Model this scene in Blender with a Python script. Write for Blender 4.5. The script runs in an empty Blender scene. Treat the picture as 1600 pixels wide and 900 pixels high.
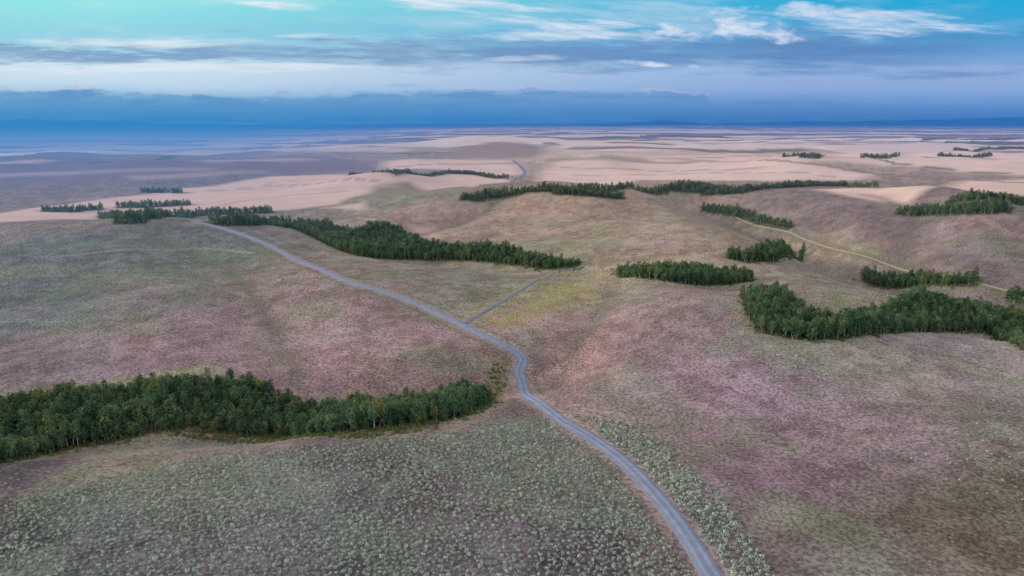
import bpy, math, numpy as np, random, time
T0=time.time()
rng=np.random.default_rng(7); random.seed(7)
TH=math.radians(13.7); FPX=1067.0; CAMZ=100.0
scene=bpy.context.scene; COL=scene.collection

def s2l(c):
    c=np.asarray(c,float)/255.0
    return np.where(c<=0.04045,c/12.92,((c+0.055)/1.055)**2.4)
def L4(*c): return tuple(s2l(c))+(1.0,)
def sm(a,b,x):
    t=np.clip((x-a)/(b-a),0,1); return t*t*(3-2*t)

# ---------------------------------------------------------------- noise
TAB=rng.random((256,256))
def vn(x,y,s=0):
    x=x+s*17.31; y=y+s*31.73
    xi=np.floor(x).astype(np.int64); yi=np.floor(y).astype(np.int64)
    fx=x-xi; fy=y-yi
    fx=fx*fx*fx*(fx*(fx*6-15)+10); fy=fy*fy*fy*(fy*(fy*6-15)+10)
    x0=xi&255; x1=(xi+1)&255; y0=yi&255; y1=(yi+1)&255
    return ((TAB[x0,y0]*(1-fx)+TAB[x1,y0]*fx)*(1-fy)+(TAB[x0,y1]*(1-fx)+TAB[x1,y1]*fx)*fy)*2-1
def fbm(x,y,s=0,o=3):
    v=0;a=1.0;t=0
    for i in range(o):
        v=v+a*vn(x,y,s+i*3); t+=a; a*=0.5
        x,y=(x*1.6-y*1.2)*1.03,(x*1.2+y*1.6)*1.03
    return v/t
def pdist(x,y,P):
    d=np.full(np.shape(x),1e18)
    for (ax,ay),(bx,by) in zip(P[:-1],P[1:]):
        dx,dy=bx-ax,by-ay; l2=dx*dx+dy*dy+1e-9
        t=np.clip(((x-ax)*dx+(y-ay)*dy)/l2,0,1)
        d=np.minimum(d,(x-ax-t*dx)**2+(y-ay-t*dy)**2)
    return np.sqrt(d)
def ga(x,y,cx,cy,a,sx,sy,rot=0):
    c,s=math.cos(rot),math.sin(rot)
    u=(x-cx)*c+(y-cy)*s; v=-(x-cx)*s+(y-cy)*c
    return a*np.exp(-(u/sx)**2-(v/sy)**2)

# ---------------------------------------------------------------- landform
DRAWS=[([(-330,195),(-260,200),(-180,213),(-90,228),(-10,258),(12,278)],11,26),
       ([(-360,700),(-212,675),(-111,575),(46,478)],11,38),
       ([(225,900),(254,730),(277,467),(302,395),(340,250)],20,55),
       ([(235,860),(254,730),(270,600),(277,467),(302,395)],6,18),
       ([(125,395),(160,345),(210,345),(300,330)],9,28),
       ([(90,460),(150,440)],5,28),
       ([(420,820),(380,640),(300,520)],7,26),([(520,760),(450,560),(330,430)],7,28),
       ([(120,700),(200,640),(255,600)],7,28),([(-20,640),(-60,560),(-80,540)],5,30),
       ([(-300,560),(-200,470),(-120,330),(-80,250)],6,30),([(60,400),(40,330),(20,280)],4,22),([(-20,780),(-60,700),(-110,620)],7,28)]
def height(x,y):
    r=np.hypot(x,y); b=x/np.maximum(r,1)
    z=(4.6*fbm(x/165,y/165,1,2)+0.5*fbm(x/45,y/45,7,2))*sm(40,200,r)
    far=sm(900,1900,r); pl=sm(3500,9000,r)
    z=z+far*(1-0.85*pl)*(29*fbm(x/520,y/420,5,3)+4)
    left=sm(0.0,-0.45,b)
    z=z-sm(1300,5200,r)*(28+48*left)
    z=z+ga(x,y,40,860,28,205,112,0.1)+ga(x,y,230,1000,8,120,80)
    z=z+ga(x,y,-330,600,17,145,110)+ga(x,y,-150,400,9,105,70)
    z=z+ga(x,y,460,700,34,118,250)+ga(x,y,150,600,15,82,92)
    z=z+ga(x,y,110,330,12,62,82)+ga(x,y,-60,140,5,90,60)+ga(x,y,160,200,5,70,60)
    z=z+ga(x,y,-210,1120,20,110,90)+ga(x,y,-700,1500,16,350,200)
    z=z+ga(x,y,-60,3300,56,520,330)+ga(x,y,900,1500,20,400,200)+ga(x,y,330,2200,28,500,260)
    for P,a,s in DRAWS: z=z-a*np.exp(-(pdist(x,y,P)/s)**2)
    return z

# casts image pixels along camera rays onto the landform to place things
F=np.array([0,math.cos(TH),-math.sin(TH)]); U=np.array([0,math.sin(TH),math.cos(TH)])
SS=60*1.006**np.arange(1080)
def hit(pts):
    out=[]
    for (u,v) in pts:
        d=np.array([(u-800)/FPX,0,0])+F+U*(450-v)/FPX
        d=d/math.hypot(d[0],d[1])
        x=d[0]*SS; y=d[1]*SS; z=CAMZ+d[2]*SS
        g=z-height(x,y); k=np.argmax(g<0)
        if g[k]>=0: out.append((x[-1],y[-1])); continue
        k=max(k,1); t=g[k-1]/(g[k-1]-g[k]+1e-9); s=SS[k-1]+t*(SS[k]-SS[k-1])
        out.append((d[0]*s,d[1]*s))
    return out
def proj(x,y,z):
    dy=y; dz=z-CAMZ
    dep=dy*F[1]+dz*F[2]; up=dy*U[1]+dz*U[2]
    return 800+FPX*x/dep, 450-FPX*up/dep
def pip(P,x,y):
    ins=np.zeros(np.shape(x),bool)
    P=list(P)
    for (ax,ay),(bx,by) in zip(P,P[1:]+P[:1]):
        if ay==by: continue
        c=((ay>y)!=(by>y))&(x<(bx-ax)*(y-ay)/(by-ay)+ax)
        ins^=c
    return ins
def smooth_line(P,n=8):
    P=np.array(P,float); Q=np.vstack([2*P[0]-P[1],P,2*P[-1]-P[-2]]); o=[]
    for i in range(1,len(Q)-2):
        p0,p1,p2,p3=Q[i-1:i+3]
        for t in np.linspace(0,1,n,endpoint=False):
            o.append(0.5*((2*p1)+(-p0+p2)*t+(2*p0-5*p1+4*p2-p3)*t*t+(-p0+3*p1-3*p2+p3)*t**3))
    o.append(P[-1]); return np.array(o)

# ---------------------------------------------------------------- layout
R1=smooth_line(hit([(1235,1100),(1180,1005),(1135,930),(1108,893),(1085,855),(1050,805),(1010,758),(970,718),(920,682),(870,652),(835,625),(817,602),(811,582),(817,563),(805,549),(770,531),(735,515),(700,497),(650,474),(600,456),(540,438),(480,413),(430,388),(380,367),(330,352),(302,346)]),10)
R2=smooth_line(hit([(722,509),(745,494),(790,468),(830,443),(860,430),(890,423),(912,418)]),8)
R3=smooth_line(hit([(802,251),(815,262),(820,271),(800,284),(785,292)]),6)
T4=smooth_line(hit([(1150,340),(1180,352),(1230,362),(1260,375),(1330,395),(1400,418),(1480,432),(1540,445),(1600,462),(1680,490)]),14)
T5=smooth_line(hit([(912,418),(960,417),(1040,408),(1140,408)]),5)
T6=smooth_line(hit([(60,402),(160,394),(300,388),(420,398)]),5)

GR={
'a':[(-180,600,780),(-80,606,750),(0,602,724),(60,598,712),(120,592,698),(180,588,688),(240,582,672),(300,576,670),(350,570,678),(400,580,682),(450,605,684),(500,618,680),(560,612,674),(620,605,668),(680,598,660),(720,587,652),(745,590,640),(762,606,628)],
'b':[(455,342,356),(480,340,366),(520,342,386),(560,342,400),(600,342,404),(628,348,405),(645,364,405),(660,370,405),(700,375,406),(750,378,408),(800,385,413),(850,392,420),(895,403,422),(903,409,420)],
'b2':[(318,343,350),(350,340,353),(400,338,353),(455,341,353)],
'c':[(155,330,340),(200,322,343),(250,322,343),(300,325,338),(350,328,335),(425,328,333)],
'c1':[(182,345,350),(225,339,349),(300,334,341)],
'c2':[(183,319,325),(240,314,324),(298,315,320)],
'd':[(65,326,331),(110,320,332),(160,319,327)],
'e':[(220,297,301),(285,297,302)],
'f':[(545,270,274),(620,267,273),(700,266,271),(740,266,273),(795,274,280)],
'g':[(720,300,312),(740,296,315),(770,298,311),(800,295,306),(850,290,299),(900,289,300),(910,292,300)],
'g2':[(865,296,304),(920,296,306),(975,300,312)],
'h':[(905,292,297),(960,290,300),(1000,290,299),(1050,284,299),(1085,281,302),(1120,286,306),(1160,289,302),(1200,286,295),(1260,283,292),(1320,283,291),(1372,286,293)],
'i':[(1098,320,328),(1130,316,334),(1170,325,345),(1210,338,354),(1235,350,358)],
'j':[(965,414,428),(1000,409,434),(1050,411,441),(1100,413,446),(1140,415,444),(1175,418,439)],
'k':[(1137,393,404),(1170,385,410),(1210,377,409),(1255,386,400)],
'l':[(1400,326,335),(1450,316,337),(1500,312,336),(1550,310,334),(1580,311,333)],
'l2':[(1480,312,322),(1600,308,322),(1700,312,322)],
'm':[(1348,422,440),(1380,422,450),(1420,422,449),(1480,424,447),(1525,430,446)],
'n':[(1167,440,480),(1185,433,516),(1210,435,522),(1235,455,527),(1255,476,530),(1280,488,531),(1310,488,529),(1340,478,524),(1370,468,522),(1400,458,520),(1450,455,518),(1500,462,518),(1550,466,522),(1600,480,545),(1700,500,590)],
'n2':[(1575,458,472),(1640,455,484),(1720,460,490)],
'o':[(1222,240,245),(1250,242,247),(1282,245,249)],
'p':[(1345,244,248),(1405,241,245)],
'q':[(1465,241,245),(1550,240,244)],
'q2':[(1490,232,236),(1560,230,234),(1650,229,233)],
'x1':[(1440,217,220),(1600,214,217)],'x3':[(1000,212,214),(1130,213,215)],
}
TREEH=7.2
GP={}
for k,cols in GR.items():
    bot=hit([(u,b) for u,t,b in cols]); B=[];T=[]
    for (u,t,b),(x,y) in zip(cols,bot):
        r=math.hypot(x,y); th=FPX*TREEH/(y*F[1]+98*math.sin(TH))
        if t+0.88*th<b-0.6: tx,ty=hit([(u,t+0.88*th)])[0]
        else: tx,ty=x,y
        rt=math.hypot(tx,ty); cap=r*(1.42 if r<450 else 1.22 if r<900 else 1.12)
        rt=min(max(rt,r*1.014+3),cap)
        B.append((x,y)); T.append((x*rt/r,y*rt/r))
    GP[k]=B+T[::-1]

W=lambda pts:hit(pts)
WHEAT=[
 (W([(-200,350),(0,333),(60,324),(150,312),(260,297),(420,276),(540,272),(620,276),(700,270),(790,276),(800,284),(740,292),(640,284),(590,290),(560,306),(530,318),(430,329),(300,338),(150,343),(0,348)]),(196,168,157)),
 (W([(505,325),(570,316),(568,328)]),(190,164,152)),
 (W([(600,252),(700,249),(800,250),(812,262),(818,272),(790,276),(720,266),(640,264),(600,268)]),(198,173,163)),
 (W([(838,283),(845,268),(870,255),(900,246),(1000,241),(1150,240),(1300,241),(1450,240),(1700,238),(1700,272),(1600,274),(1480,266),(1270,250),(1250,256),(1370,272),(1340,281),(1200,283),(1000,281)]),(204,177,164)),
 (W([(1272,296),(1380,294),(1500,283),(1700,278),(1700,306),(1560,306),(1420,318),(1330,308)]),(200,171,156)),
 (W([(1310,240),(1480,236),(1620,238),(1620,262),(1480,262),(1400,256)]),(206,180,167)),
 (W([(640,354),(680,354),(688,372),(648,372)]),(176,150,138)),
 (W([(880,228),(1000,224),(1250,228),(1400,226),(1620,226),(1620,233),(1300,236),(1000,236),(890,238)]),(201,179,172)),
 (W([(-100,274),(60,269),(200,265),(330,263),(330,265),(200,268),(60,274),(-100,280)]),(160,144,150)),
 (W([(120,238),(300,234),(500,231),(640,233),(640,236),(440,237),(260,240)]),(180,164,160)),
 (W([(-100,252),(40,250),(90,250),(60,256),(-100,260)]),(168,152,156)),
 (W([(300,250),(420,247),(500,249),(440,253),(330,254)]),(156,142,148)),
 (W([(200,275),(330,270),(410,268),(420,270),(300,276),(210,280)]),(172,150,146)),
]
FIELDS=[
 (W([(-100,268),(0,262),(100,254),(260,247),(430,244),(520,246),(580,254),(590,266),(400,273),(200,279),(0,290),(-100,295)]),(120,108,122)),
 (W([(560,308),(590,290),(640,284),(740,294),(720,304),(660,303)]),(128,120,107)),
 (W([(720,292),(830,282),(840,286),(800,294),(740,300)]),(122,112,104)),
 (W([(700,240),(760,222),(820,222),(850,232),(840,246),(720,248)]),(136,123,120)),
 (W([(1130,226),(1300,222),(1430,228),(1300,234),(1180,232)]),(116,108,116)),
]
STRIPES=[(W([(1190,250),(1330,266),(1450,278),(1600,286)]),(120,106,96),12),
 (W([(1270,240),(1400,256),(1600,272)]),(92,92,80),10),(W([(880,262),(1000,266),(1200,262)]),(162,138,126),11),
 (W([(60,318),(200,306),(420,290),(600,284)]),(160,134,126),6),(W([(0,300),(200,290),(400,276)]),(120,106,108),8),
 (W([(860,250),(1100,252),(1330,246)]),(140,124,116),18),(W([(900,274),(1100,270),(1300,276)]),(168,144,132),9),(W([(300,332),(450,305),(640,290)]),(164,139,130),5),
 (W([(130,256),(250,250),(330,243),(480,240)]),(60,88,74),22),(W([(1000,219),(1080,221),(1180,222)]),(50,76,60),90),(W([(900,232),(1100,236),(1250,234)]),(96,92,92),40),(W([(600,262),(700,256),(800,256)]),(150,130,124),10),(W([(1450,222),(1560,224),(1620,221)]),(60,76,64),60),(W([(420,285),(500,280),(560,278)]),(172,146,137),5),
 (W([(1380,240),(1450,246),(1600,250)]),(130,116,106),12),(W([(940,244),(1050,248),(1200,243)]),(160,140,130),14),
 (W([(880,216),(1000,215),(1200,217),(1400,214)]),(100,98,112),110),(W([(520,238),(640,240),(700,238)]),(70,84,70),20),(W([(560,218),(700,214),(860,212)]),(110,108,120),120),(W([(860,224),(960,223),(1040,226)]),(108,100,104),50)]
CP=[(100,850,80,79,81),(500,850,84,79,83),(900,850,84,77,81),(600,730,93,85,88),(200,720,128,111,107),(30,760,106,96,97),(750,640,139,117,115),(780,700,108,97,98),
(100,560,127,112,116),(300,520,141,117,121),(500,560,148,119,123),(650,520,144,117,119),(650,590,129,106,105),(250,450,122,114,113),(60,470,106,111,112),(60,390,108,112,116),(300,390,105,110,110),(60,355,127,114,112),(450,440,140,120,117),(600,430,132,119,111),(750,440,124,119,108),(700,480,129,117,110),(820,420,130,122,107),
(860,465,147,133,104),(800,500,144,123,110),(900,520,147,119,117),(1000,480,142,121,120),(1050,560,135,113,117),(900,620,143,116,116),(1000,620,134,111,115),(1200,600,139,119,127),(1400,560,144,130,124),(1550,570,139,127,122),(1200,750,127,108,113),(1400,700,128,112,113),(1550,700,122,112,106),(1300,850,109,96,89),(1500,850,103,91,79),(1580,780,108,101,86),(1000,720,131,109,113),(1100,820,114,99,100),
(1050,370,152,131,121),(900,360,145,129,114),(750,340,150,131,117),(1000,320,150,129,116),(850,312,158,135,117),(1200,440,134,123,112),(1330,440,139,122,110),(1300,400,147,131,115),(1450,380,118,101,103),(1400,350,114,99,101),(1300,330,118,104,105),(1550,350,134,114,112),(1550,400,118,102,105),(1100,400,149,132,115),
(620,310,131,126,115),(430,350,127,118,112),(650,330,149,131,119),(100,300,128,115,115),(300,262,116,108,116),(100,262,108,105,118),(500,250,136,129,131),(1000,232,180,162,149),(1300,232,174,156,147),(1550,232,162,149,141),(700,222,156,149,143),(300,230,134,138,143),(100,230,120,132,143)]

# ---------------------------------------------------------------- node helpers
class X:
    def __init__(s,nt,o): s.nt=nt; s.o=o
    def _m(s,op,*a,clamp=False):
        n=s.nt.nodes.new('ShaderNodeMath'); n.operation=op; n.use_clamp=clamp
        for i,v in enumerate((s,)+a):
            if isinstance(v,X): s.nt.links.new(v.o,n.inputs[i])
            else: n.inputs[i].default_value=float(v)
        return X(s.nt,n.outputs[0])
    def __add__(s,b): return s._m('ADD',b)
    __radd__=__add__
    def __mul__(s,b): return s._m('MULTIPLY',b)
    __rmul__=__mul__
    def __sub__(s,b): return s._m('SUBTRACT',b)
    def __rsub__(s,b): return (s*-1.0)+b
    def __truediv__(s,b): return s._m('DIVIDE',b)
    def abs(s): return s._m('ABSOLUTE')
    def mn(s,b): return s._m('MINIMUM',b)
    def mx(s,b): return s._m('MAXIMUM',b)
    def exp(s): return s._m('EXPONENT')
    def smooth(s,a,b,lo=0.0,hi=1.0):
        n=s.nt.nodes.new('ShaderNodeMapRange'); n.interpolation_type='SMOOTHSTEP'
        s.nt.links.new(s.o,n.inputs[0])
        if b<a: a,b,lo,hi=b,a,hi,lo
        n.inputs[1].default_value=a; n.inputs[2].default_value=b; n.inputs[3].default_value=lo; n.inputs[4].default_value=hi
        return X(s.nt,n.outputs[0])
def vec(nt,x,y,z=0.0):
    n=nt.nodes.new('ShaderNodeCombineXYZ')
    for i,v in enumerate((x,y,z)):
        if isinstance(v,X): nt.links.new(v.o,n.inputs[i])
        else: n.inputs[i].default_value=v
    return n.outputs[0]
def noise(nt,v,scale,detail=4,rough=0.55,dist=0.0):
    n=nt.nodes.new('ShaderNodeTexNoise'); nt.links.new(v,n.inputs['Vector'])
    n.inputs['Scale'].default_value=scale; n.inputs['Detail'].default_value=detail; n.inputs['Roughness'].default_value=rough; n.inputs['Distortion'].default_value=dist
    return X(nt,n.outputs[0])
def mixc(nt,f,a,b,mode='MIX'):
    n=nt.nodes.new('ShaderNodeMix'); n.data_type='RGBA'; n.blend_type=mode
    for i,v in ((0,f),(6,a),(7,b)):
        if isinstance(v,X): nt.links.new(v.o,n.inputs[i])
        elif hasattr(v,'is_output'): nt.links.new(v,n.inputs[i])
        else: n.inputs[i].default_value=v
    return n.outputs[2]
def sep(nt,v):
    n=nt.nodes.new('ShaderNodeSeparateXYZ'); nt.links.new(v,n.inputs[0]); return [X(nt,o) for o in n.outputs]

# aerial haze painted into the materials as emission, thicker with distance from the origin
HG=bpy.data.node_groups.new("painted_haze",'ShaderNodeTree')
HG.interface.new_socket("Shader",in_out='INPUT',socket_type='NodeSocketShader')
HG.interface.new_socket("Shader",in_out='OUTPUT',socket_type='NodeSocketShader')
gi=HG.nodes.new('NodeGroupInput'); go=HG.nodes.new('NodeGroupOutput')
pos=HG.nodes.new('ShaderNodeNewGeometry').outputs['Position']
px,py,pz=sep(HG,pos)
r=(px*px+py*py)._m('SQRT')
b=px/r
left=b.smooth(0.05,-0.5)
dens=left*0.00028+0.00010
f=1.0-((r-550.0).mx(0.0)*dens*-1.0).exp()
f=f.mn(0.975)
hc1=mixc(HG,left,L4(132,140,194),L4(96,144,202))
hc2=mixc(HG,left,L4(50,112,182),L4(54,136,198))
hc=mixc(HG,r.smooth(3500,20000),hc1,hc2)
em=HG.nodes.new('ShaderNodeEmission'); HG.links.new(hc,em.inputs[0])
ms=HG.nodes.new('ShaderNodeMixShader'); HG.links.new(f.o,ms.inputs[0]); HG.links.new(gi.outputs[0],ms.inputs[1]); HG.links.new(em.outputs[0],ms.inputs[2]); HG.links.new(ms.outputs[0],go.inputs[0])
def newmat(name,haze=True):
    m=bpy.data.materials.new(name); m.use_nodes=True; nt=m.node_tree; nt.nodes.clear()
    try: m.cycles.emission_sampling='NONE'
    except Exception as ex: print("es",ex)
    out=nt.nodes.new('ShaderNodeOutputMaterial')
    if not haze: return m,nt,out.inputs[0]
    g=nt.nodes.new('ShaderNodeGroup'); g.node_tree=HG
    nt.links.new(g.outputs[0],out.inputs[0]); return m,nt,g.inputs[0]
def diffuse(nt,col,normal=None):
    d=nt.nodes.new('ShaderNodeBsdfDiffuse')
    if hasattr(col,'is_output'): nt.links.new(col,d.inputs[0])
    else: d.inputs[0].default_value=col
    if normal: nt.links.new(normal,d.inputs['Normal'])
    return d.outputs[0]
def bump(nt,h,strength,dist):
    n=nt.nodes.new('ShaderNodeBump'); nt.links.new(h.o,n.inputs['Height']); n.inputs['Strength'].default_value=strength; n.inputs['Distance'].default_value=dist
    return n.outputs[0]
def attr(nt,name):
    n=nt.nodes.new('ShaderNodeAttribute'); n.attribute_name=name; return n

# ---------------------------------------------------------------- mesh helpers
def grid_obj(name,V,colr=None,mat=None,kind='structure',label=None,cat=None):
    nr,nc=V.shape[:2]; me=bpy.data.meshes.new(name)
    me.vertices.add(nr*nc); me.vertices.foreach_set('co',V.reshape(-1).astype(np.float32))
    idx=np.arange(nr*nc).reshape(nr,nc)
    q=np.stack([idx[:-1,:-1],idx[:-1,1:],idx[1:,1:],idx[1:,:-1]],-1).reshape(-1,4)
    me.loops.add(q.size); me.loops.foreach_set('vertex_index',q.reshape(-1).astype(np.int32))
    me.polygons.add(len(q)); me.polygons.foreach_set('loop_start',(np.arange(len(q))*4).astype(np.int32))
    me.polygons.foreach_set('use_smooth',np.ones(len(q),bool))
    me.update(calc_edges=True); me.validate()
    if colr is not None:
        a=me.color_attributes.new('col','FLOAT_COLOR','POINT'); a.data.foreach_set('color',colr.reshape(-1).astype(np.float32))
    if mat: me.materials.append(mat)
    o=bpy.data.objects.new(name,me); COL.objects.link(o)
    if kind: o['kind']=kind
    o['label']=label or name; o['category']=cat or name
    return o

# ---------------------------------------------------------------- ground
rr=[30.0]
while rr[-1]<42000:
    r0=rr[-1]; rr.append(r0+min(max(0.9,r0*r0*1.2e-5),max(r0*0.014,0.9)))
rr=np.array(rr)
fine=np.linspace(-43,43,1050)
ang=np.concatenate([np.linspace(-110,-43.7,70),fine,np.linspace(43.7,110,70)])
ang=np.radians(ang)
RR,AA=np.meshgrid(rr,ang,indexing='ij')
GX=RR*np.sin(AA); GY=RR*np.cos(AA); GZ=height(GX,GY)
x=GX.ravel(); y=GY.ravel(); rad=RR.ravel()
ILL=np.array([1.0,0.965,0.95])
cw=hit([(c[0],c[1]) for c in CP]); cc=np.array([s2l(c[2:]) for c in CP])
jx=x+rad*0.03*fbm(x/30,y/30,9,3); jy=y+rad*0.05*fbm(x/30,y/30,19,3)
ba=np.arctan2(jx,np.maximum(jy,1)); lr=np.log(np.maximum(np.hypot(jx,jy),1))
num=np.zeros((len(x),3)); den=np.zeros(len(x))
for (cx,cy),c in zip(cw,cc):
    d2=((ba-math.atan2(cx,cy))*2.2)**2+((lr-math.log(math.hypot(cx,cy)))*1.5)**2+0.004
    w=1/d2**2; num+=w[:,None]*c; den+=w
col=num/den[:,None]
al=np.zeros(len(x))
def blend(m,c):
    global col
    m=np.clip(m,0,1)[:,None]; col=col*(1-m)+s2l(c)*m
def var(f,lo,hi,a,b):
    t=sm(lo,hi,f)[:,None]; return np.array(a)*(1-t)+np.array(b)*t
f1=fbm(x/60,y/60,31,4); f2=fbm(x/22,y/22,41,4); f3=fbm(x/6,y/6,51,3); f4=fbm(x/38,y/38,61,4)
g_=(1-0.7*sm(900,2500,rad))[:,None]
V1=var(f1,-.35,.35,(.94,.98,.92),(1.04,.99,1.01)); V2=var(f2,-.4,.4,(.89,.88,.88),(1.09,1.10,1.09)); V3=var(f3,-.5,.5,(.82,.81,.80),(1.17,1.18,1.17))
col=col*(1+(V1*V2*V3-1)*g_)
gp=sm(.18,.42,f4)*sm(1400,500,rad)*0.30; blend(gp,(122,134,104))
gp=sm(.15,.45,fbm(x/26,y/26,71,4))*sm(1400,500,rad)*0.22; blend(gp,(160,149,152))
gp=sm(.25,.5,fbm(x/14,y/18,81,3))*sm(1000,300,rad)*0.28; blend(gp,(98,86,80))
fx=x+140*fbm(x/2500,y/2500,3,2); fy=y+140*fbm(x/2500,y/2500,4,2)
row=np.floor(fy/420+0.25*np.sin(fx/3000)); off=TAB[(row.astype(int)*7)&255,11]*2000
cx_=np.floor((fx+off)/1300)
h=TAB[(row.astype(int)*13+5)&255,(cx_.astype(int)*29+3)&255]
pal=np.array([s2l(c) for c in [(215,195,180),(205,185,170),(104,102,114),(56,86,74),(210,190,178),(120,110,116),(222,205,190),(170,150,150),(46,74,68),(205,186,172)]])
pc=pal[(h*9.99).astype(int)]
pm=sm(2300,3000,rad+300*vn(x/300,y/300,8))[:,None]*0.88
col=col*(1-pm)+pc*pm
jx=x+np.minimum(rad*0.002,2)*fbm(x/15,y/15,2,3); jy=y+np.minimum(rad*0.002,2)*fbm(x/15,y/15,12,3)
step=np.maximum(1.0,np.minimum(rad*rad*1.2e-5,rad*0.014))
def soft(P):
    xs=[p[0] for p in P]; ys=[p[1] for p in P]
    m=(x>min(xs)-90)&(x<max(xs)+90)&(y>min(ys)-90)&(y<max(ys)+90)
    i=np.where(m)[0]; out=np.zeros(len(x))
    if len(i):
        d=pdist(jx[i],jy[i],P+[P[0]]); s=np.where(pip(P,jx[i],jy[i]),1.0,-1.0)
        out[i]=np.clip(0.5+0.5*s*d/(step[i]*0.9),0,1)
    return out
for P,c in FIELDS: blend(soft(P)*0.85,c)
wv=(1+0.10*fbm(x/120,y/40,91,3)+0.06*fbm(x/25,y/12,95,2))[:,None]
for P,c in WHEAT:
    m=soft(P); mm=m[:,None]; col=col*(1-mm)+s2l(c)*wv*mm; al=np.maximum(al,m)
for P,c,w in STRIPES:
    d=pdist(x,y,P); blend((1-sm(w*0.5,w,d))*0.8,c)
near=rad<1500; ni=np.where(near)[0]; xn,yn=x[ni],y[ni]
def nb(mloc,c):
    col[ni]=col[ni]*(1-mloc[:,None])+s2l(c)*mloc[:,None]
nz=fbm(xn/9,yn/9,6,3)
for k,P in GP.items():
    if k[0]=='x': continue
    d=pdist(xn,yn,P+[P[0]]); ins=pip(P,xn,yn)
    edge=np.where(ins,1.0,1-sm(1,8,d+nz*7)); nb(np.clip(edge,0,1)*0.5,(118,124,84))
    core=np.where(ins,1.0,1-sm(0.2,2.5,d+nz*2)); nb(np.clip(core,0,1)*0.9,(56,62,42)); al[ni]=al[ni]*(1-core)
d=pdist(xn,yn,R1[::3]); nb(np.clip(1-sm(2.8,5.6,d+nz*2.5),0,1)*0.5,(156,137,126))
nb(np.exp(-((d-6.6)/1.3)**2)*0.45,(98,98,80))
d=pdist(xn,yn,R2[::2]); nb(np.clip(1-sm(2.0,4.5,d+nz*3),0,1)*0.5,(148,138,108)); nb(np.exp(-((d-4.8)/1.8)**2)*0.35,(126,132,88))
P=W([(765,508),(800,492),(840,470),(885,444),(940,428),(960,434),(920,456),(860,486),(800,512)]); nb(np.clip(1-sm(-4,8,np.where(pip(P,xn,yn),-5,pdist(xn,yn,P+[P[0]]))+nz*8),0,1)*0.32,(160,144,96))
for P,c,s,wd in ((W([(830,486),(870,466),(915,442)]),(150,152,84),.3,7),(W([(775,502),(800,496)]),(140,150,84),.45,6),(W([(860,452),(900,436),(935,428)]),(150,146,92),.3,7),(W([(0,622),(80,612),(150,602),(260,586),(340,574)]),(134,142,88),.5,7),(W([(1190,545),(1290,550),(1400,548)]),(140,144,112),.4,7),(W([(1255,468),(1290,478),(1340,468)]),(134,138,96),.5,8),(W([(1480,560),(1540,585),(1600,600)]),(140,146,116),.35,7),(W([(60,760),(200,712),(330,700)]),(136,138,108),.3,5)):
    nb(np.clip(1-sm(1,wd,pdist(xn,yn,P)+nz*4),0,1)*s,c)
for T,w,c,s in ((T5,1.5,(166,148,128),.7),(T6,2.0,(148,142,140),.7)):
    d=pdist(xn,yn,T[::2]); nb(np.clip(1-sm(w*.5,w+1,d+nz),0,1)*s,c)
d=pdist(xn,yn,T4[::3]); nb(np.clip(1-sm(3,9,d+nz*5),0,1)*.55,(92,98,72)); nb(np.exp(-((d+nz*4-16)/5)**2)*.25,(100,100,82))
for P,a,s in DRAWS[6:]:
    d=pdist(xn,yn,P); nb(np.exp(-((d+nz*4)/4.5)**2)*.45,(90,92,78)); nb(np.exp(-((d+nz*6)/14)**2)*.24,(110,101,92))
P=W([(210,672),(300,672),(420,688),(560,682),(700,668),(775,640),(800,610)]); d=pdist(xn,yn,P); nb(np.clip(1-sm(1,5,d+nz*3),0,1)*0.5,(158,132,117))
P=W([(770,560),(795,562),(790,600),(770,640),(755,600)]); nb(np.where(pip(P,xn+nz*2,yn),0.5,0),(112,108,74))
col=col/ILL
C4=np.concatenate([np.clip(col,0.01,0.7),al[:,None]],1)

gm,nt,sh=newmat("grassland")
A=attr(nt,'col'); wheat=X(nt,A.outputs['Alpha']); P_=nt.nodes.new('ShaderNodeNewGeometry').outputs['Position']
a3=noise(nt,P_,0.9,3,0.7)
grass=1.0-wheat
t4=mixc(nt,a3.smooth(0.35,0.65),(0.60,0.58,0.56,1),(1.40,1.42,1.40,1))
c=mixc(nt,grass*0.85+0.15,A.outputs['Color'],t4,'MULTIPLY')
vo=nt.nodes.new('ShaderNodeTexVoronoi'); nt.links.new(P_,vo.inputs['Vector']); vo.inputs['Scale'].default_value=0.5
vd=X(nt,vo.outputs['Distance']); vc=nt.nodes.new('ShaderNodeSeparateColor'); nt.links.new(vo.outputs['Color'],vc.inputs[0]); vr=X(nt,vc.outputs[0])
dots=(vd+a3*0.25).smooth(0.40,0.26)*vr.smooth(0.25,0.6)
c=mixc(nt,dots*grass*0.42,c,L4(146,154,136))
nrm=bump(nt,a3,0.7,0.35)
nt.links.new(diffuse(nt,c,nrm),sh)
V=np.stack([GX,GY,GZ],-1)
grid_obj("ground",V,C4,gm,label="rolling dry grassland with sagebrush and harvested wheat fields",cat="ground")

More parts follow.
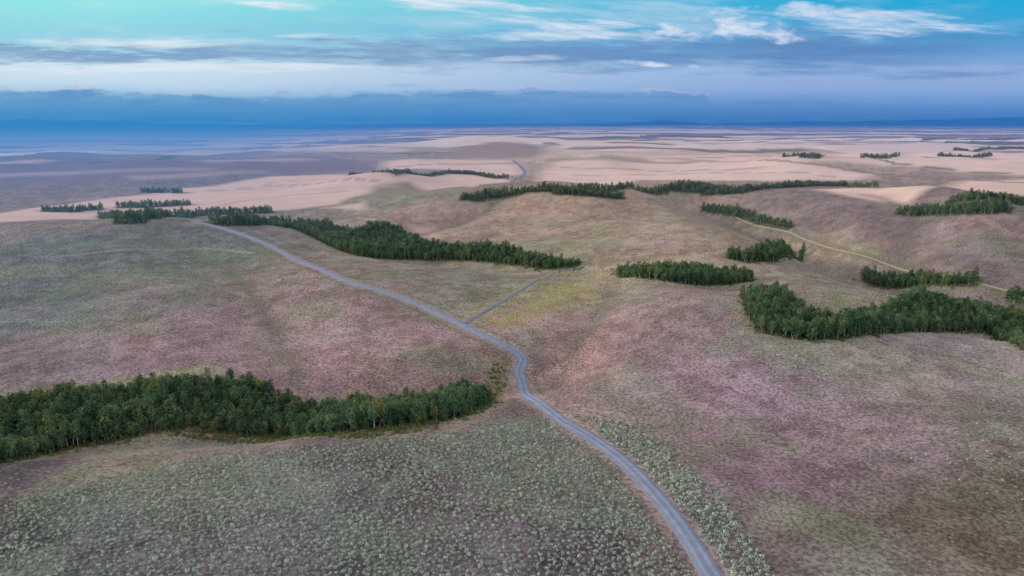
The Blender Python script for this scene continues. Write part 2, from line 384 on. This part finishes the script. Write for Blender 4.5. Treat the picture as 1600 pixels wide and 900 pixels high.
# distant hills
ba_=np.radians(np.linspace(-75,75,700)); tA=np.tan(np.clip(ba_,-1.2,1.2))
hp=np.interp(tA,[-3,-.75,-.70,-.66,-.60,-.5,-.3,0,.1,.15,.19,.23,.28,.4,.6,.72,3],[30,80,190,130,170,40,-60,-50,0,30,130,110,20,100,160,220,240])
hp=hp+30*fbm(ba_*18,ba_*0,3,4)
prof=np.array([0,.25,.55,.8,1,.9,.6]); dist=np.array([25000,26000,27000,28000,29000,31000,34000.])
DR,DA=np.meshgrid(dist,ba_,indexing='ij')
DZ=-95+prof[:,None]*(hp[None,:]+95)*(1+0.12*fbm(DA*60,DR/2500,5,2))
DV=np.stack([DR*np.sin(DA),DR*np.cos(DA),DZ],-1)
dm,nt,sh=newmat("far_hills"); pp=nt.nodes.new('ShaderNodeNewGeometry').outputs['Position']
nt.links.new(diffuse(nt,mixc(nt,noise(nt,pp,0.0006,4).smooth(.4,.6),(0.02,0.04,0.05,1),(0.05,0.07,0.08,1))),sh)
grid_obj("hills",DV,None,dm,label="low blue mountain range beyond the plain",cat="hills")

# ---------------------------------------------------------------- roads
def road(name,P,w,tone,label,lift=0.0,rutk=.55,cat="road",edge=(138,126,118)):
    P=np.array(P); T=np.gradient(P,axis=0); T/=np.linalg.norm(T,axis=1)[:,None]; Nn=np.stack([T[:,1],-T[:,0]],1)
    offs=np.array([-w/2-1.1,-w/2,-w/2*.55,0,w/2*.55,w/2,w/2+1.1]); hz=np.array([-.35,.14,.22,.28,.22,.14,-.35])+lift
    V=np.zeros((len(P),7,3)); CC=np.zeros((len(P),7,4)); CC[...,3]=1
    for j,(o,hh) in enumerate(zip(offs,hz)):
        q=P+Nn*o; V[:,j,0]=q[:,0]; V[:,j,1]=q[:,1]; V[:,j,2]=height(q[:,0],q[:,1])+hh
        CC[:,j,0]=o/(w/2)*0.5+0.5
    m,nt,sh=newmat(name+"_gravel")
    A=attr(nt,'col'); s=nt.nodes.new('ShaderNodeSeparateColor'); nt.links.new(A.outputs['Color'],s.inputs[0]); ac=((X(nt,s.outputs[0])-0.5)*2.0).abs()
    pp=nt.nodes.new('ShaderNodeNewGeometry').outputs['Position']
    n1=noise(nt,pp,0.35,4,.6); n2=noise(nt,pp,3.0,3,.7)
    rut=(ac-0.45).abs().smooth(0.28,0.1)
    base=mixc(nt,rut*rutk+n1*0.35,L4(*[t*0.90 for t in tone]),L4(*[min(t*1.09,255) for t in tone]))
    base=mixc(nt,0.7,base,mixc(nt,n1.smooth(.35,.65),(0.88,0.88,0.90,1),(1.09,1.09,1.09,1)),'MULTIPLY')
    base=mixc(nt,0.5,base,mixc(nt,n2.smooth(.3,.7),(0.75,0.75,0.75,1),(1.2,1.2,1.2,1)),'MULTIPLY')
    base=mixc(nt,(ac+(n1-0.5)*0.7).smooth(0.95,1.15),base,L4(*edge))
    nt.links.new(diffuse(nt,base,bump(nt,n2,0.5,0.06)),sh)
    return grid_obj(name,V,CC,m,label=label,cat=cat)
road("road",R1,4.9,(134,142,158),"winding pale grey gravel road across dry hills")
road("road",R2,3.0,(116,122,132),"narrow grey gravel side road joining the main road",lift=-0.04)
road("road",R3,6,(124,128,146),"gravel road dipping between wheat fields",lift=0.3)
road("track",T4,2.0,(158,142,126),"narrow dirt track along the valley floor",lift=0.05,rutk=.3,cat="track",edge=(110,108,84))

# ---------------------------------------------------------------- plants
def quads_mesh(name,C,Nn,S,shade,mat):
    n=len(C); Nn=Nn/np.linalg.norm(Nn,axis=1)[:,None]
    R_=rng.normal(size=(n,3)); T=np.cross(Nn,R_); T/=np.linalg.norm(T,axis=1)[:,None]; B=np.cross(Nn,T)
    asp=rng.uniform(.6,1.0,n)[:,None]; S=S[:,None]
    j=lambda:rng.uniform(.6,1.15,(n,1))
    V=np.stack([C-T*S*j()-B*S*asp*.4,C-B*S*asp*j()+Nn*S*.25,C+T*S*j()+B*S*.2,C+B*S*asp*j()-Nn*S*.2],1).reshape(-1,3)
    me=bpy.data.meshes.new(name); me.vertices.add(4*n); me.vertices.foreach_set('co',V.reshape(-1).astype(np.float32))
    me.loops.add(4*n); me.loops.foreach_set('vertex_index',np.arange(4*n,dtype=np.int32))
    me.polygons.add(n); me.polygons.foreach_set('loop_start',(np.arange(n)*4).astype(np.int32))
    me.update(calc_edges=True)
    a=me.color_attributes.new('shade','FLOAT_COLOR','POINT'); s4=np.repeat(np.stack([shade,shade,shade,np.ones(n)],1),4,0)
    a.data.foreach_set('color',s4.reshape(-1).astype(np.float32)); me.materials.append(mat); return me
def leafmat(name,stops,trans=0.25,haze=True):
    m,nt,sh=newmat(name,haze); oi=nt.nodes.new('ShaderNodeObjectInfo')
    rp=nt.nodes.new('ShaderNodeValToRGB'); nt.links.new(oi.outputs['Random'],rp.inputs[0]); e=rp.color_ramp.elements
    while len(e)<len(stops): e.new(0.5)
    for el,(p,c) in zip(e,stops): el.position=p; el.color=c
    A=attr(nt,'shade'); c=mixc(nt,1.0,rp.outputs[0],A.outputs['Color'],'MULTIPLY')
    d=diffuse(nt,c)
    if trans>0:
        t=nt.nodes.new('ShaderNodeBsdfTranslucent'); nt.links.new(c,t.inputs[0])
        mx=nt.nodes.new('ShaderNodeMixShader'); mx.inputs[0].default_value=trans; nt.links.new(d,mx.inputs[1]); nt.links.new(t.outputs[0],mx.inputs[2]); d=mx.outputs[0]
    nt.links.new(d,sh); return m
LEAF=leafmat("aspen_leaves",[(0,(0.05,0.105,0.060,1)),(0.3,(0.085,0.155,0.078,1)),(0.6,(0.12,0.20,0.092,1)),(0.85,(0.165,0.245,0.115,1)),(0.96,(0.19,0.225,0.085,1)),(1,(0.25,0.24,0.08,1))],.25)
SAGE=leafmat("sagebrush_leaves",[(0,(0.25,0.30,0.235,1)),(0.5,(0.37,0.43,0.34,1)),(1,(0.49,0.55,0.44,1))],0,False)
BUSH=leafmat("thicket_leaves",[(0,(0.07,0.12,0.04,1)),(0.55,(0.12,0.18,0.055,1)),(0.82,(0.19,0.20,0.08,1)),(0.92,(0.21,0.13,0.07,1)),(1,(0.23,0.10,0.07,1))],0,False)
bm_,nt,sh=newmat("aspen_bark",False); pp=nt.nodes.new('ShaderNodeTexCoord').outputs['Object']
nt.links.new(diffuse(nt,mixc(nt,noise(nt,pp,2.5,2,.7).smooth(.5,.62),(0.52,0.50,0.46,1),(0.18,0.17,0.16,1))),sh)
def tube(P,Rd,n=6):
    vs=[];fs=[]
    for i,(p,rd) in enumerate(zip(P,Rd)):
        t=np.array(P[min(i+1,len(P)-1)])-np.array(P[max(i-1,0)]); t/=np.linalg.norm(t)
        a=np.cross(t,[0.3,1,0.1]); a/=np.linalg.norm(a); b=np.cross(t,a)
        for k in range(n):
            th=2*math.pi*k/n; vs.append(tuple(np.array(p)+rd*(a*math.cos(th)+b*math.sin(th))))
    for i in range(len(P)-1):
        for k in range(n): fs.append((i*n+k,i*n+(k+1)%n,(i+1)*n+(k+1)%n,(i+1)*n+k))
    return vs,fs
def tree_variant(i,H,R,base,n,pw):
    ax=lambda z:np.array([0.25*math.sin(z*.35+i),0.2*math.cos(z*.3+i)-0.2*math.cos(i),0])*min(z/4,1)
    vs=[];fs=[]
    def add(P,Rd,k=6):
        v,f=tube(P,Rd,k); o=len(vs); vs.extend(v); fs.extend([tuple(a+o for a in q) for q in f])
    zs=np.linspace(-0.4,H*.86,8); add([ax(max(z,0))+np.array([0,0,z]) for z in zs],np.linspace(.16,.03,8))
    ends=[]
    for k in range(7):
        z=H*(base*0.8+(0.7-base*0.8)*k/7); a=k*2.4+i; l=R*(0.95-0.35*k/7); p0=ax(z)+np.array([0,0,z])
        p1=p0+np.array([math.cos(a)*l*.5,math.sin(a)*l*.5,l*.3]); p2=p0+np.array([math.cos(a)*l,math.sin(a)*l,l*.75]); add([p0,p1,p2],[.06,.04,.015],4); ends.append(p2)
    me=bpy.data.meshes.new("aspen_trunk"); me.from_pydata(vs,[],fs); me.materials.append(bm_)
    for p in me.polygons: p.use_smooth=True
    cl=[]; K=26
    for k in range(K):
        t=(k+rng.random())/K; zz=t*2-1
        env=max(0.2,1-abs(zz*0.95)**pw)**.5
        z=H*(base+(1-base)*(.07+.80*t))
        a=k*2.4+rng.random(); ro=R*env*rng.uniform(.35,.8); cl.append((ax(z)+np.array([math.cos(a)*ro,math.sin(a)*ro,z]),R*rng.uniform(.30,.44)*(0.7+.3*env),rng.uniform(.65,1.35)))
    for p in ends[:4]: cl.append((p,R*.3,rng.uniform(.8,1.1)))
    Cs=[];Ns=[];Sh=[]
    per=n//len(cl)
    for c,rc,s in cl:
        d=rng.normal(size=(per,3)); d/=np.linalg.norm(d,axis=1)[:,None]
        q=rc*rng.uniform(.5,1.08,(per,1))
        Cs.append(c+d*q*np.array([1,1,1.2])); Ns.append(d+rng.normal(size=(per,3))*.4+np.array([0,0,.5])); Sh.append(s*rng.uniform(.75,1.25,per)*(1+.15*d[:,2]))
    C=np.vstack(Cs); cm=quads_mesh("aspen_crown",C,np.vstack(Ns),rng.uniform(.13,.25,len(C)),np.concatenate(Sh),LEAF)
    return me,cm
VAR=[tree_variant(0,8.1,1.7,.22,860,2.8),tree_variant(1,7.5,1.95,.18,900,2.5),tree_variant(2,8.9,1.6,.34,820,2.8),tree_variant(3,6.4,1.8,.08,820,2.4),tree_variant(4,7.8,1.6,.14,800,2.2),tree_variant(5,5.2,1.9,.10,820,2.6)]
def dome(name,n,R,H,mat,s0,s1):
    d=rng.normal(size=(n,3)); d[:,2]=np.abs(d[:,2]); d/=np.linalg.norm(d,axis=1)[:,None]
    lob=1+.25*np.sin(np.arctan2(d[:,1],d[:,0])*3+rng.random()*6)
    C=d*np.array([R,R,H])*(lob*rng.uniform(.55,1.05,n))[:,None]
    return quads_mesh(name,C,d+rng.normal(size=(n,3))*.35+np.array([0,0,.3]),rng.uniform(s0,s1,n),rng.uniform(.7,1.25,n),mat)
SV=[dome("sagebrush",65,.50,.62,SAGE,.10,.19),dome("sagebrush",60,.44,.52,SAGE,.10,.18),dome("sagebrush",70,.56,.6,SAGE,.11,.20)]
BV=[dome("bush",110,1.0,1.5,BUSH,.14,.28),dome("bush",100,1.3,1.1,BUSH,.14,.28)]

def scatter(name,pts,yaw,sc,vi,sources,label,cat,group):
    me=bpy.data.meshes.new(name); me.from_pydata([tuple(p) for p in pts],[],[])
    o=bpy.data.objects.new(name,me); COL.objects.link(o)
    a=me.attributes.new('yaw','FLOAT_VECTOR','POINT'); v=np.zeros((len(pts),3)); v[:,2]=yaw; v[:,0]=rng.normal(0,.04,len(pts)); v[:,1]=rng.normal(0,.04,len(pts)); a.data.foreach_set('vector',v.reshape(-1).astype(np.float32))
    a=me.attributes.new('siz','FLOAT_VECTOR','POINT'); a.data.foreach_set('vector',np.asarray(sc,np.float32).reshape(-1))
    a=me.attributes.new('vari','INT','POINT'); a.data.foreach_set('value',np.asarray(vi,np.int32))
    g=bpy.data.node_groups.new(name+"_scatter",'GeometryNodeTree')
    g.interface.new_socket("Geometry",in_out='INPUT',socket_type='NodeSocketGeometry'); g.interface.new_socket("Geometry",in_out='OUTPUT',socket_type='NodeSocketGeometry')
    N=g.nodes.new; Lk=g.links.new
    i=N('NodeGroupInput'); ou=N('NodeGroupOutput'); iop=N('GeometryNodeInstanceOnPoints'); ja=N('GeometryNodeJoinGeometry')
    for s in sources[::-1]:
        j=N('GeometryNodeJoinGeometry')
        for ob in s:
            oi=N('GeometryNodeObjectInfo'); oi.inputs['Object'].default_value=ob; oi.transform_space='ORIGINAL'; Lk(oi.outputs['Geometry'],j.inputs[0])
        gt=N('GeometryNodeGeometryToInstance'); Lk(j.outputs[0],gt.inputs[0]); Lk(gt.outputs[0],ja.inputs[0])
    def na(nm,t):
        n=N('GeometryNodeInputNamedAttribute'); n.data_type=t; n.inputs['Name'].default_value=nm; return n.outputs['Attribute']
    Lk(i.outputs[0],iop.inputs['Points']); Lk(ja.outputs[0],iop.inputs['Instance']); iop.inputs['Pick Instance'].default_value=True
    Lk(na('vari','INT'),iop.inputs['Instance Index']); Lk(na('yaw','FLOAT_VECTOR'),iop.inputs['Rotation']); Lk(na('siz','FLOAT_VECTOR'),iop.inputs['Scale'])
    Lk(iop.outputs[0],ou.inputs[0])
    md=o.modifiers.new("scatter",'NODES'); md.node_group=g
    o['kind']='stuff'; o['label']=label; o['category']=cat; o['group']=group
    return o
def sample(P,s,j=.45):
    P=np.array(P); x0,y0=P.min(0); x1,y1=P.max(0)
    gx,gy=np.meshgrid(np.arange(x0,x1,s),np.arange(y0,y1,s*.87)); gx=gx+(np.arange(gx.shape[0])%2)[:,None]*s/2
    gx=gx.ravel()+rng.uniform(-j,j,gx.size)*s; gy=gy.ravel()+rng.uniform(-j,j,gy.size)*s
    m=pip([tuple(p) for p in P],gx,gy); return gx[m],gy[m]

tx=[];ty=[]
for k,P in GP.items():
    rm=np.mean([math.hypot(*p) for p in P])
    s=2.15 if rm<330 else 2.6 if rm<700 else 3.6 if rm<1500 else 4.6
    if k[0]=='x': s=9
    a,b=sample(P,s); tx.append(a); ty.append(b)
    n=int(len(a)*.06); 
    if n and len(a):
        q=rng.integers(0,len(a),n); tx.append(a[q]+rng.normal(0,2.8,n)); ty.append(b[q]+rng.normal(0,2.8,n))
tx=np.concatenate(tx); ty=np.concatenate(ty)
dR=np.minimum(pdist(tx,ty,R1[::3]),pdist(tx,ty,R2[::2])); k=dR>6; tx,ty=tx[k],ty[k]
tz=height(tx,ty)-0.05; tr=np.hypot(tx,ty)
uu,vv=proj(tx,ty,tz+4); inf=(uu>-5)&(uu<1605)&(vv<905)
order=np.argsort(np.where(inf,tr,1e9)); yaw=rng.uniform(0,6.28,len(tx))
size=rng.uniform(.70,1.18,len(tx))*(1+.28*vn(tx/14,ty/14,4)); vi=rng.integers(0,6,len(tx)); size=np.where(tr>650,size*.92,size); size=np.where(tr>1500,size*1.35,size)
print("trees",len(tx),"terrain",GX.size,time.time()-T0)
src={}
for n_,i in enumerate(order[:300]):
    v=int(vi[i])
    e=bpy.data.objects.new("aspen_tree",None); e.empty_display_size=1; e.location=(tx[i],ty[i],tz[i]); e.rotation_euler=(0,0,yaw[i])
    s=float(size[i]); e.scale=(s,s,s); COL.objects.link(e)
    e['label']="slender green aspen tree with pale trunk in a hillside grove"; e['category']="tree"; e['group']="aspen trees in the groves"
    t=bpy.data.objects.new("trunk",VAR[v][0]); c=bpy.data.objects.new("crown",VAR[v][1])
    for o in (t,c): COL.objects.link(o); o.parent=e
    src.setdefault(v,[t,c])
rest=order[300:]
scatter("aspen_grove",np.stack([tx[rest],ty[rest],tz[rest]],1),yaw[rest],np.stack([size[rest]]*3,1),vi[rest],[src[v] for v in range(6)],"dense dark green aspen groves filling the hillside draws","trees","aspen trees in the groves")

# thicket at the grove margins
bx=[];by=[]
for k in ('a','b','j','k','m','n','i'):
    P=np.array(GP[k]+[GP[k][0]]); L=np.linalg.norm(np.diff(P,axis=0),axis=1); n=int(L.sum()/ (0.6 if k=='a' else 1.3))
    seg=rng.choice(len(L),n,p=L/L.sum()); t=rng.random(n)[:,None]; Q=P[seg]*(1-t)+P[seg+1]*t+rng.normal(0,2.2 if k!='a' else 2.6,(n,2)); bx.append(Q[:,0]); by.append(Q[:,1])
for P,s_ in ((W([(768,570),(796,566),(790,600),(760,640),(745,620)]),2.8),(W([(230,676),(330,688),(400,694),(560,688),(690,670),(690,655),(560,664),(420,672),(330,670),(230,668)]),1.8)):
    a,b=sample(P,s_); bx.append(a);by.append(b)
bx=np.concatenate(bx);by=np.concatenate(by); k=pdist(bx,by,R1[::3])>5; bx,by=bx[k],by[k]
o1=bpy.data.objects.new("bush",BV[0]); o2=bpy.data.objects.new("bush",BV[1])
for q,o in enumerate((o1,o2)):
    COL.objects.link(o); o.location=(bx[q],by[q],height(bx[q],by[q])); o['label']="low leafy bush at the edge of the grove"; o['category']="bush"; o['group']="bushes along the grove edge"
n=len(bx); s=rng.uniform(.35,1.05,n)
scatter("thicket",np.stack([bx,by,height(bx,by)-.05],1)[2:],rng.uniform(0,6.28,n-2),np.stack([s]*3,1)[2:],rng.integers(0,2,n-2),[[o1],[o2]],"low green and rusty thicket along the grove edges","bushes","bushes along the grove edge")

# sagebrush
sx=[];sy=[];sz=[]
P=W([(-160,1000),(-160,800),(0,786),(200,748),(330,708),(560,695),(760,672),(850,652),(900,696),(960,745),(1010,800),(1060,870),(1120,960),(1150,1000)])
a,b=sample(P,1.45,.40); kk=fbm(a/14,b/14,3,3)*.4+rng.random(len(a))>.08; sx.append(a[kk]);sy.append(b[kk]);sz.append(rng.uniform(.6,1.22,kk.sum()))
P=W([(925,650),(1000,668),(1060,715),(1125,770),(1165,830),(1215,905),(1250,960),(1170,960),(1110,865),(1060,795),(1000,728),(940,685)])
a,b=sample(P,1.5,.5); kk=rng.random(len(a))>.12; sx.append(a[kk]);sy.append(b[kk]);sz.append(rng.uniform(.85,1.7,kk.sum()))
P=W([(-150,960),(-150,420),(300,400),(700,440),(1000,420),(1300,420),(1750,520),(1750,960)])
a,b=sample(P,2.6,.5); kk=(fbm(a/35,b/35,13,3)*1.3+rng.random(len(a)))>.58; sx.append(a[kk]);sy.append(b[kk]);sz.append(rng.uniform(.3,.95,kk.sum()))
P=W([(-150,470),(-150,345),(300,350),(430,400),(600,470),(400,470)])
a,b=sample(P,3.2,.5); kk=rng.random(len(a))>.3; sx.append(a[kk]);sy.append(b[kk]);sz.append(rng.uniform(.5,1.1,kk.sum()))
sx=np.concatenate(sx);sy=np.concatenate(sy);sz=np.concatenate(sz)
k=(pdist(sx,sy,R1[::3])>4.0)&(pdist(sx,sy,R2[::2])>3.0)
for g in GP: 
    if g[0]!='x': k&=~pip(GP[g],sx,sy)
sx,sy,sz=sx[k],sy[k],sz[k]; hz=height(sx,sy); sr=np.hypot(sx,sy)
uu,vv=proj(sx,sy,hz); inf=(uu>0)&(uu<1600)&(vv<905)
od=np.argsort(np.where(inf,sr/np.maximum(sz,.4),1e9)); svi=rng.integers(0,3,len(sx)); sya=rng.uniform(0,6.28,len(sx))
print("sage",len(sx),time.time()-T0)
ss={}
for i in od[:300]:
    o=bpy.data.objects.new("sagebrush",SV[svi[i]]); o.location=(sx[i],sy[i],hz[i]-.03); o.rotation_euler=(0,0,sya[i]); o.scale=(sz[i],)*3; COL.objects.link(o)
    o['label']="rounded grey green sagebrush shrub on dry soil"; o['category']="shrub"; o['group']="sagebrush on the open slope"; ss.setdefault(int(svi[i]),o)
rs=od[300:]
scatter("sagebrush_cover",np.stack([sx,sy,hz-.03],1)[rs],sya[rs],np.stack([sz*rng.uniform(.85,1.2,len(sz)),sz,sz],1)[rs],svi[rs],[[ss[q]] for q in range(3)],"scattered grey green sagebrush covering the dry slopes","shrubs","sagebrush on the open slope")

# ---------------------------------------------------------------- sky
w=bpy.data.worlds.new("World"); scene.world=w; w.use_nodes=True; nt=w.node_tree; nt.nodes.clear()
wo=nt.nodes.new('ShaderNodeOutputWorld'); bg=nt.nodes.new('ShaderNodeBackground')
tc=nt.nodes.new('ShaderNodeTexCoord').outputs['Generated']
dx,dy,dz=sep(nt,tc)
yy=(dy*dy+0.02)._m('SQRT'); A=dx/yy; Z=dz/yy
zq=lambda v:(190-v)/1150.0
aq=lambda u:(u-800)/1110.0
lf=A.smooth(0.55,-0.65)
def ramp(stops):
    n=nt.nodes.new('ShaderNodeValToRGB'); e=n.color_ramp.elements
    while len(e)<len(stops): e.new(.5)
    for el,(v,c) in zip(e,stops): el.position=min(max(v,0),1); el.color=c
    nt.links.new((Z).o,n.inputs[0]); return n.outputs[0]
up=(0.84,0.80,0.86,1)
gl=ramp([(0,L4(60,142,204)),(zq(165),L4(90,166,214)),(zq(140),L4(160,202,232)),(zq(108),L4(196,226,238)),(zq(60),L4(150,212,232)),(zq(0),L4(150,236,234)),(.30,L4(160,215,230)),(.6,up)])
gr=ramp([(0,L4(62,122,192)),(zq(165),L4(96,148,210)),(zq(140),L4(134,168,220)),(zq(108),L4(140,176,224)),(zq(60),L4(76,162,216)),(zq(0),L4(30,172,220)),(.30,L4(110,175,215)),(.6,up)])
sky=mixc(nt,lf,gr,gl)
def nz_(kx,kz,seed,scale,detail=5,rough=.55,dist=0.0): return noise(nt,vec(nt,A*kx,Z*kz,seed),scale,detail,rough,dist)
n1=nz_(1,5,1.3,5,4,.6); n2=nz_(1,9,5.1,9,5,.64); n3=nz_(1,2.6,9.2,16,6,.62); n4=nz_(1,14,3.3,4,5,.62)
nS=noise(nt,vec(nt,A*1.0,(Z+A*0.06)*9,7.7),6,6,.66)
vis=Z.smooth(.30,.18)
veil=(n1.smooth(.45,.72)*Z.smooth(zq(150),zq(60)))*0.42*vis
sky=mixc(nt,veil,sky,mixc(nt,lf,L4(170,204,234),L4(225,240,245)))
pal_=((Z+(n1-.5)*0.03-zq(120)).abs()/0.032).smooth(1.0,0.0)*(lf*0.4+0.2)
sky=mixc(nt,pal_,sky,mixc(nt,lf,L4(168,184,226),L4(216,230,244)))
hw=A.smooth(-.75,.6,0.012,0.030)
zc=A.smooth(-.7,.7,zq(86),zq(82))
bd=1.0-((Z-zc+(n2-.5)*0.06+(nS-.5)*.05).abs()/hw)
band=bd.smooth(-.3,.9)*(A.smooth(.72,.5)*.6+.4)*(n4.smooth(.3,.6)*.5+.5)
sky=mixc(nt,band*.85,sky,mixc(nt,lf,L4(90,134,190),L4(120,156,198)))
def wisp(u,v,hu,hv,tilt,amt,src,lo=.05,hi=1.3):
    a=(A-aq(u)); z=Z-zq(v)+a*tilt
    d=((a/(hu/1110.0))*(a/(hu/1110.0))+(z/(hv/1150.0))*(z/(hv/1150.0)))
    return ((1.0-d).mx(-3.0)*0.75+(src-.5)*4.2).smooth(lo,hi)*amt*d.smooth(2.6,1.2)
ws=None
for q in [(760,20,210,26,.10,1.0,nS),(910,44,160,18,.12,1.0,nS),(1120,44,150,30,.02,1.0,n3),(1330,34,200,26,.06,1.0,nS),(1250,24,90,14,0,.8,n3),(440,6,120,18,.0,1.0,nS),(320,66,230,13,.0,.95,n4),(110,108,320,11,0,.65,n4),(420,106,220,9,0,.65,n4),(820,93,100,7,-.05,.6,nS),(1010,101,50,5,.05,.95,n3),(1075,104,30,5,.05,.95,n3),(780,60,170,9,0,.75,nS),(1010,24,440,30,.04,.4,nS),(1480,100,140,12,0,.3,n4)]:
    g_=wisp(*q); ws=g_ if ws is None else ws.mx(g_)
sky=mixc(nt,ws.mn(1.0),sky,mixc(nt,lf,L4(218,228,247),L4(234,242,249)))
dk=wisp(640,134,50,4,0,.6,n1).mx(wisp(1510,117,100,5,-.05,.6,n2)).mx(wisp(90,148,150,8,-.02,.7,n2)).mx(wisp(1200,150,120,5,0,.4,n2))
sky=mixc(nt,dk,sky,L4(114,146,196))
edge=Z+(n3-.5)*0.042+(n1-.5)*0.03; tp=A.smooth(.05,.7,zq(148),zq(166))
tp2=tp+((A+.08).abs().smooth(.35,.1)*0.005)
bsoft=n2.smooth(.35,.6)
bank=(edge-tp2).smooth(.004,-.007)*(bsoft*.3+.65)*(A.smooth(.8,.3)*.35+.65)
bcol=mixc(nt,(Z/zq(145)).smooth(-.05,.9),mixc(nt,lf,L4(58,118,188),L4(54,138,200)),mixc(nt,lf,L4(110,152,206),L4(104,156,204)))
bcol=mixc(nt,n2.smooth(.40,.60)*.45,bcol,mixc(nt,lf,L4(84,138,196),L4(86,152,206)))
sky=mixc(nt,bank,sky,bcol)
rim=((edge-tp2-0.001).abs()).smooth(.0035,.0004)*n3.smooth(.54,.38)*(A.smooth(.5,.1)*.5+.1)
sky=mixc(nt,rim*.7,sky,L4(200,192,222))
ns=nt.nodes.new('ShaderNodeTexSky'); ns.sky_type='NISHITA'; ns.sun_disc=False
SEL=math.radians(14); SAZ=math.radians(-78)
ns.sun_elevation=SEL; ns.sun_rotation=SAZ
nsc=mixc(nt,1.0,ns.outputs[0],(0.05,0.05,0.05,1),'MULTIPLY')
fin=mixc(nt,Z.smooth(.2,.8),sky,mixc(nt,1.0,sky,nsc,'ADD'))
fin=mixc(nt,dz.smooth(-.02,-.001),L4(60,120,180),fin)
nt.links.new(fin,bg.inputs[0]); bg.inputs[1].default_value=0.97; nt.links.new(bg.outputs[0],wo.inputs[0])
try: w.cycles.sampling_method='NONE'
except Exception as ex: print("wm",ex)

sl=bpy.data.lights.new("sun",'SUN'); sl.energy=2.8; sl.angle=math.radians(7); sl.color=(1,.89,.82)
so=bpy.data.objects.new("sun",sl); COL.objects.link(so)
from mathutils import Vector
dirv=Vector((math.sin(SAZ)*math.cos(SEL),math.cos(SAZ)*math.cos(SEL),math.sin(SEL)))
so.rotation_euler=(-dirv).to_track_quat('-Z','Y').to_euler()

cam=bpy.data.cameras.new("camera"); cam.lens=24.0; cam.sensor_width=36; cam.clip_start=1; cam.clip_end=80000
co=bpy.data.objects.new("camera",cam); COL.objects.link(co); co.location=(0,0,CAMZ); co.rotation_euler=(math.pi/2-TH,0,0); scene.camera=co
scene.view_settings.view_transform='Standard'; scene.view_settings.look='None'; scene.view_settings.exposure=0
print("done",time.time()-T0)
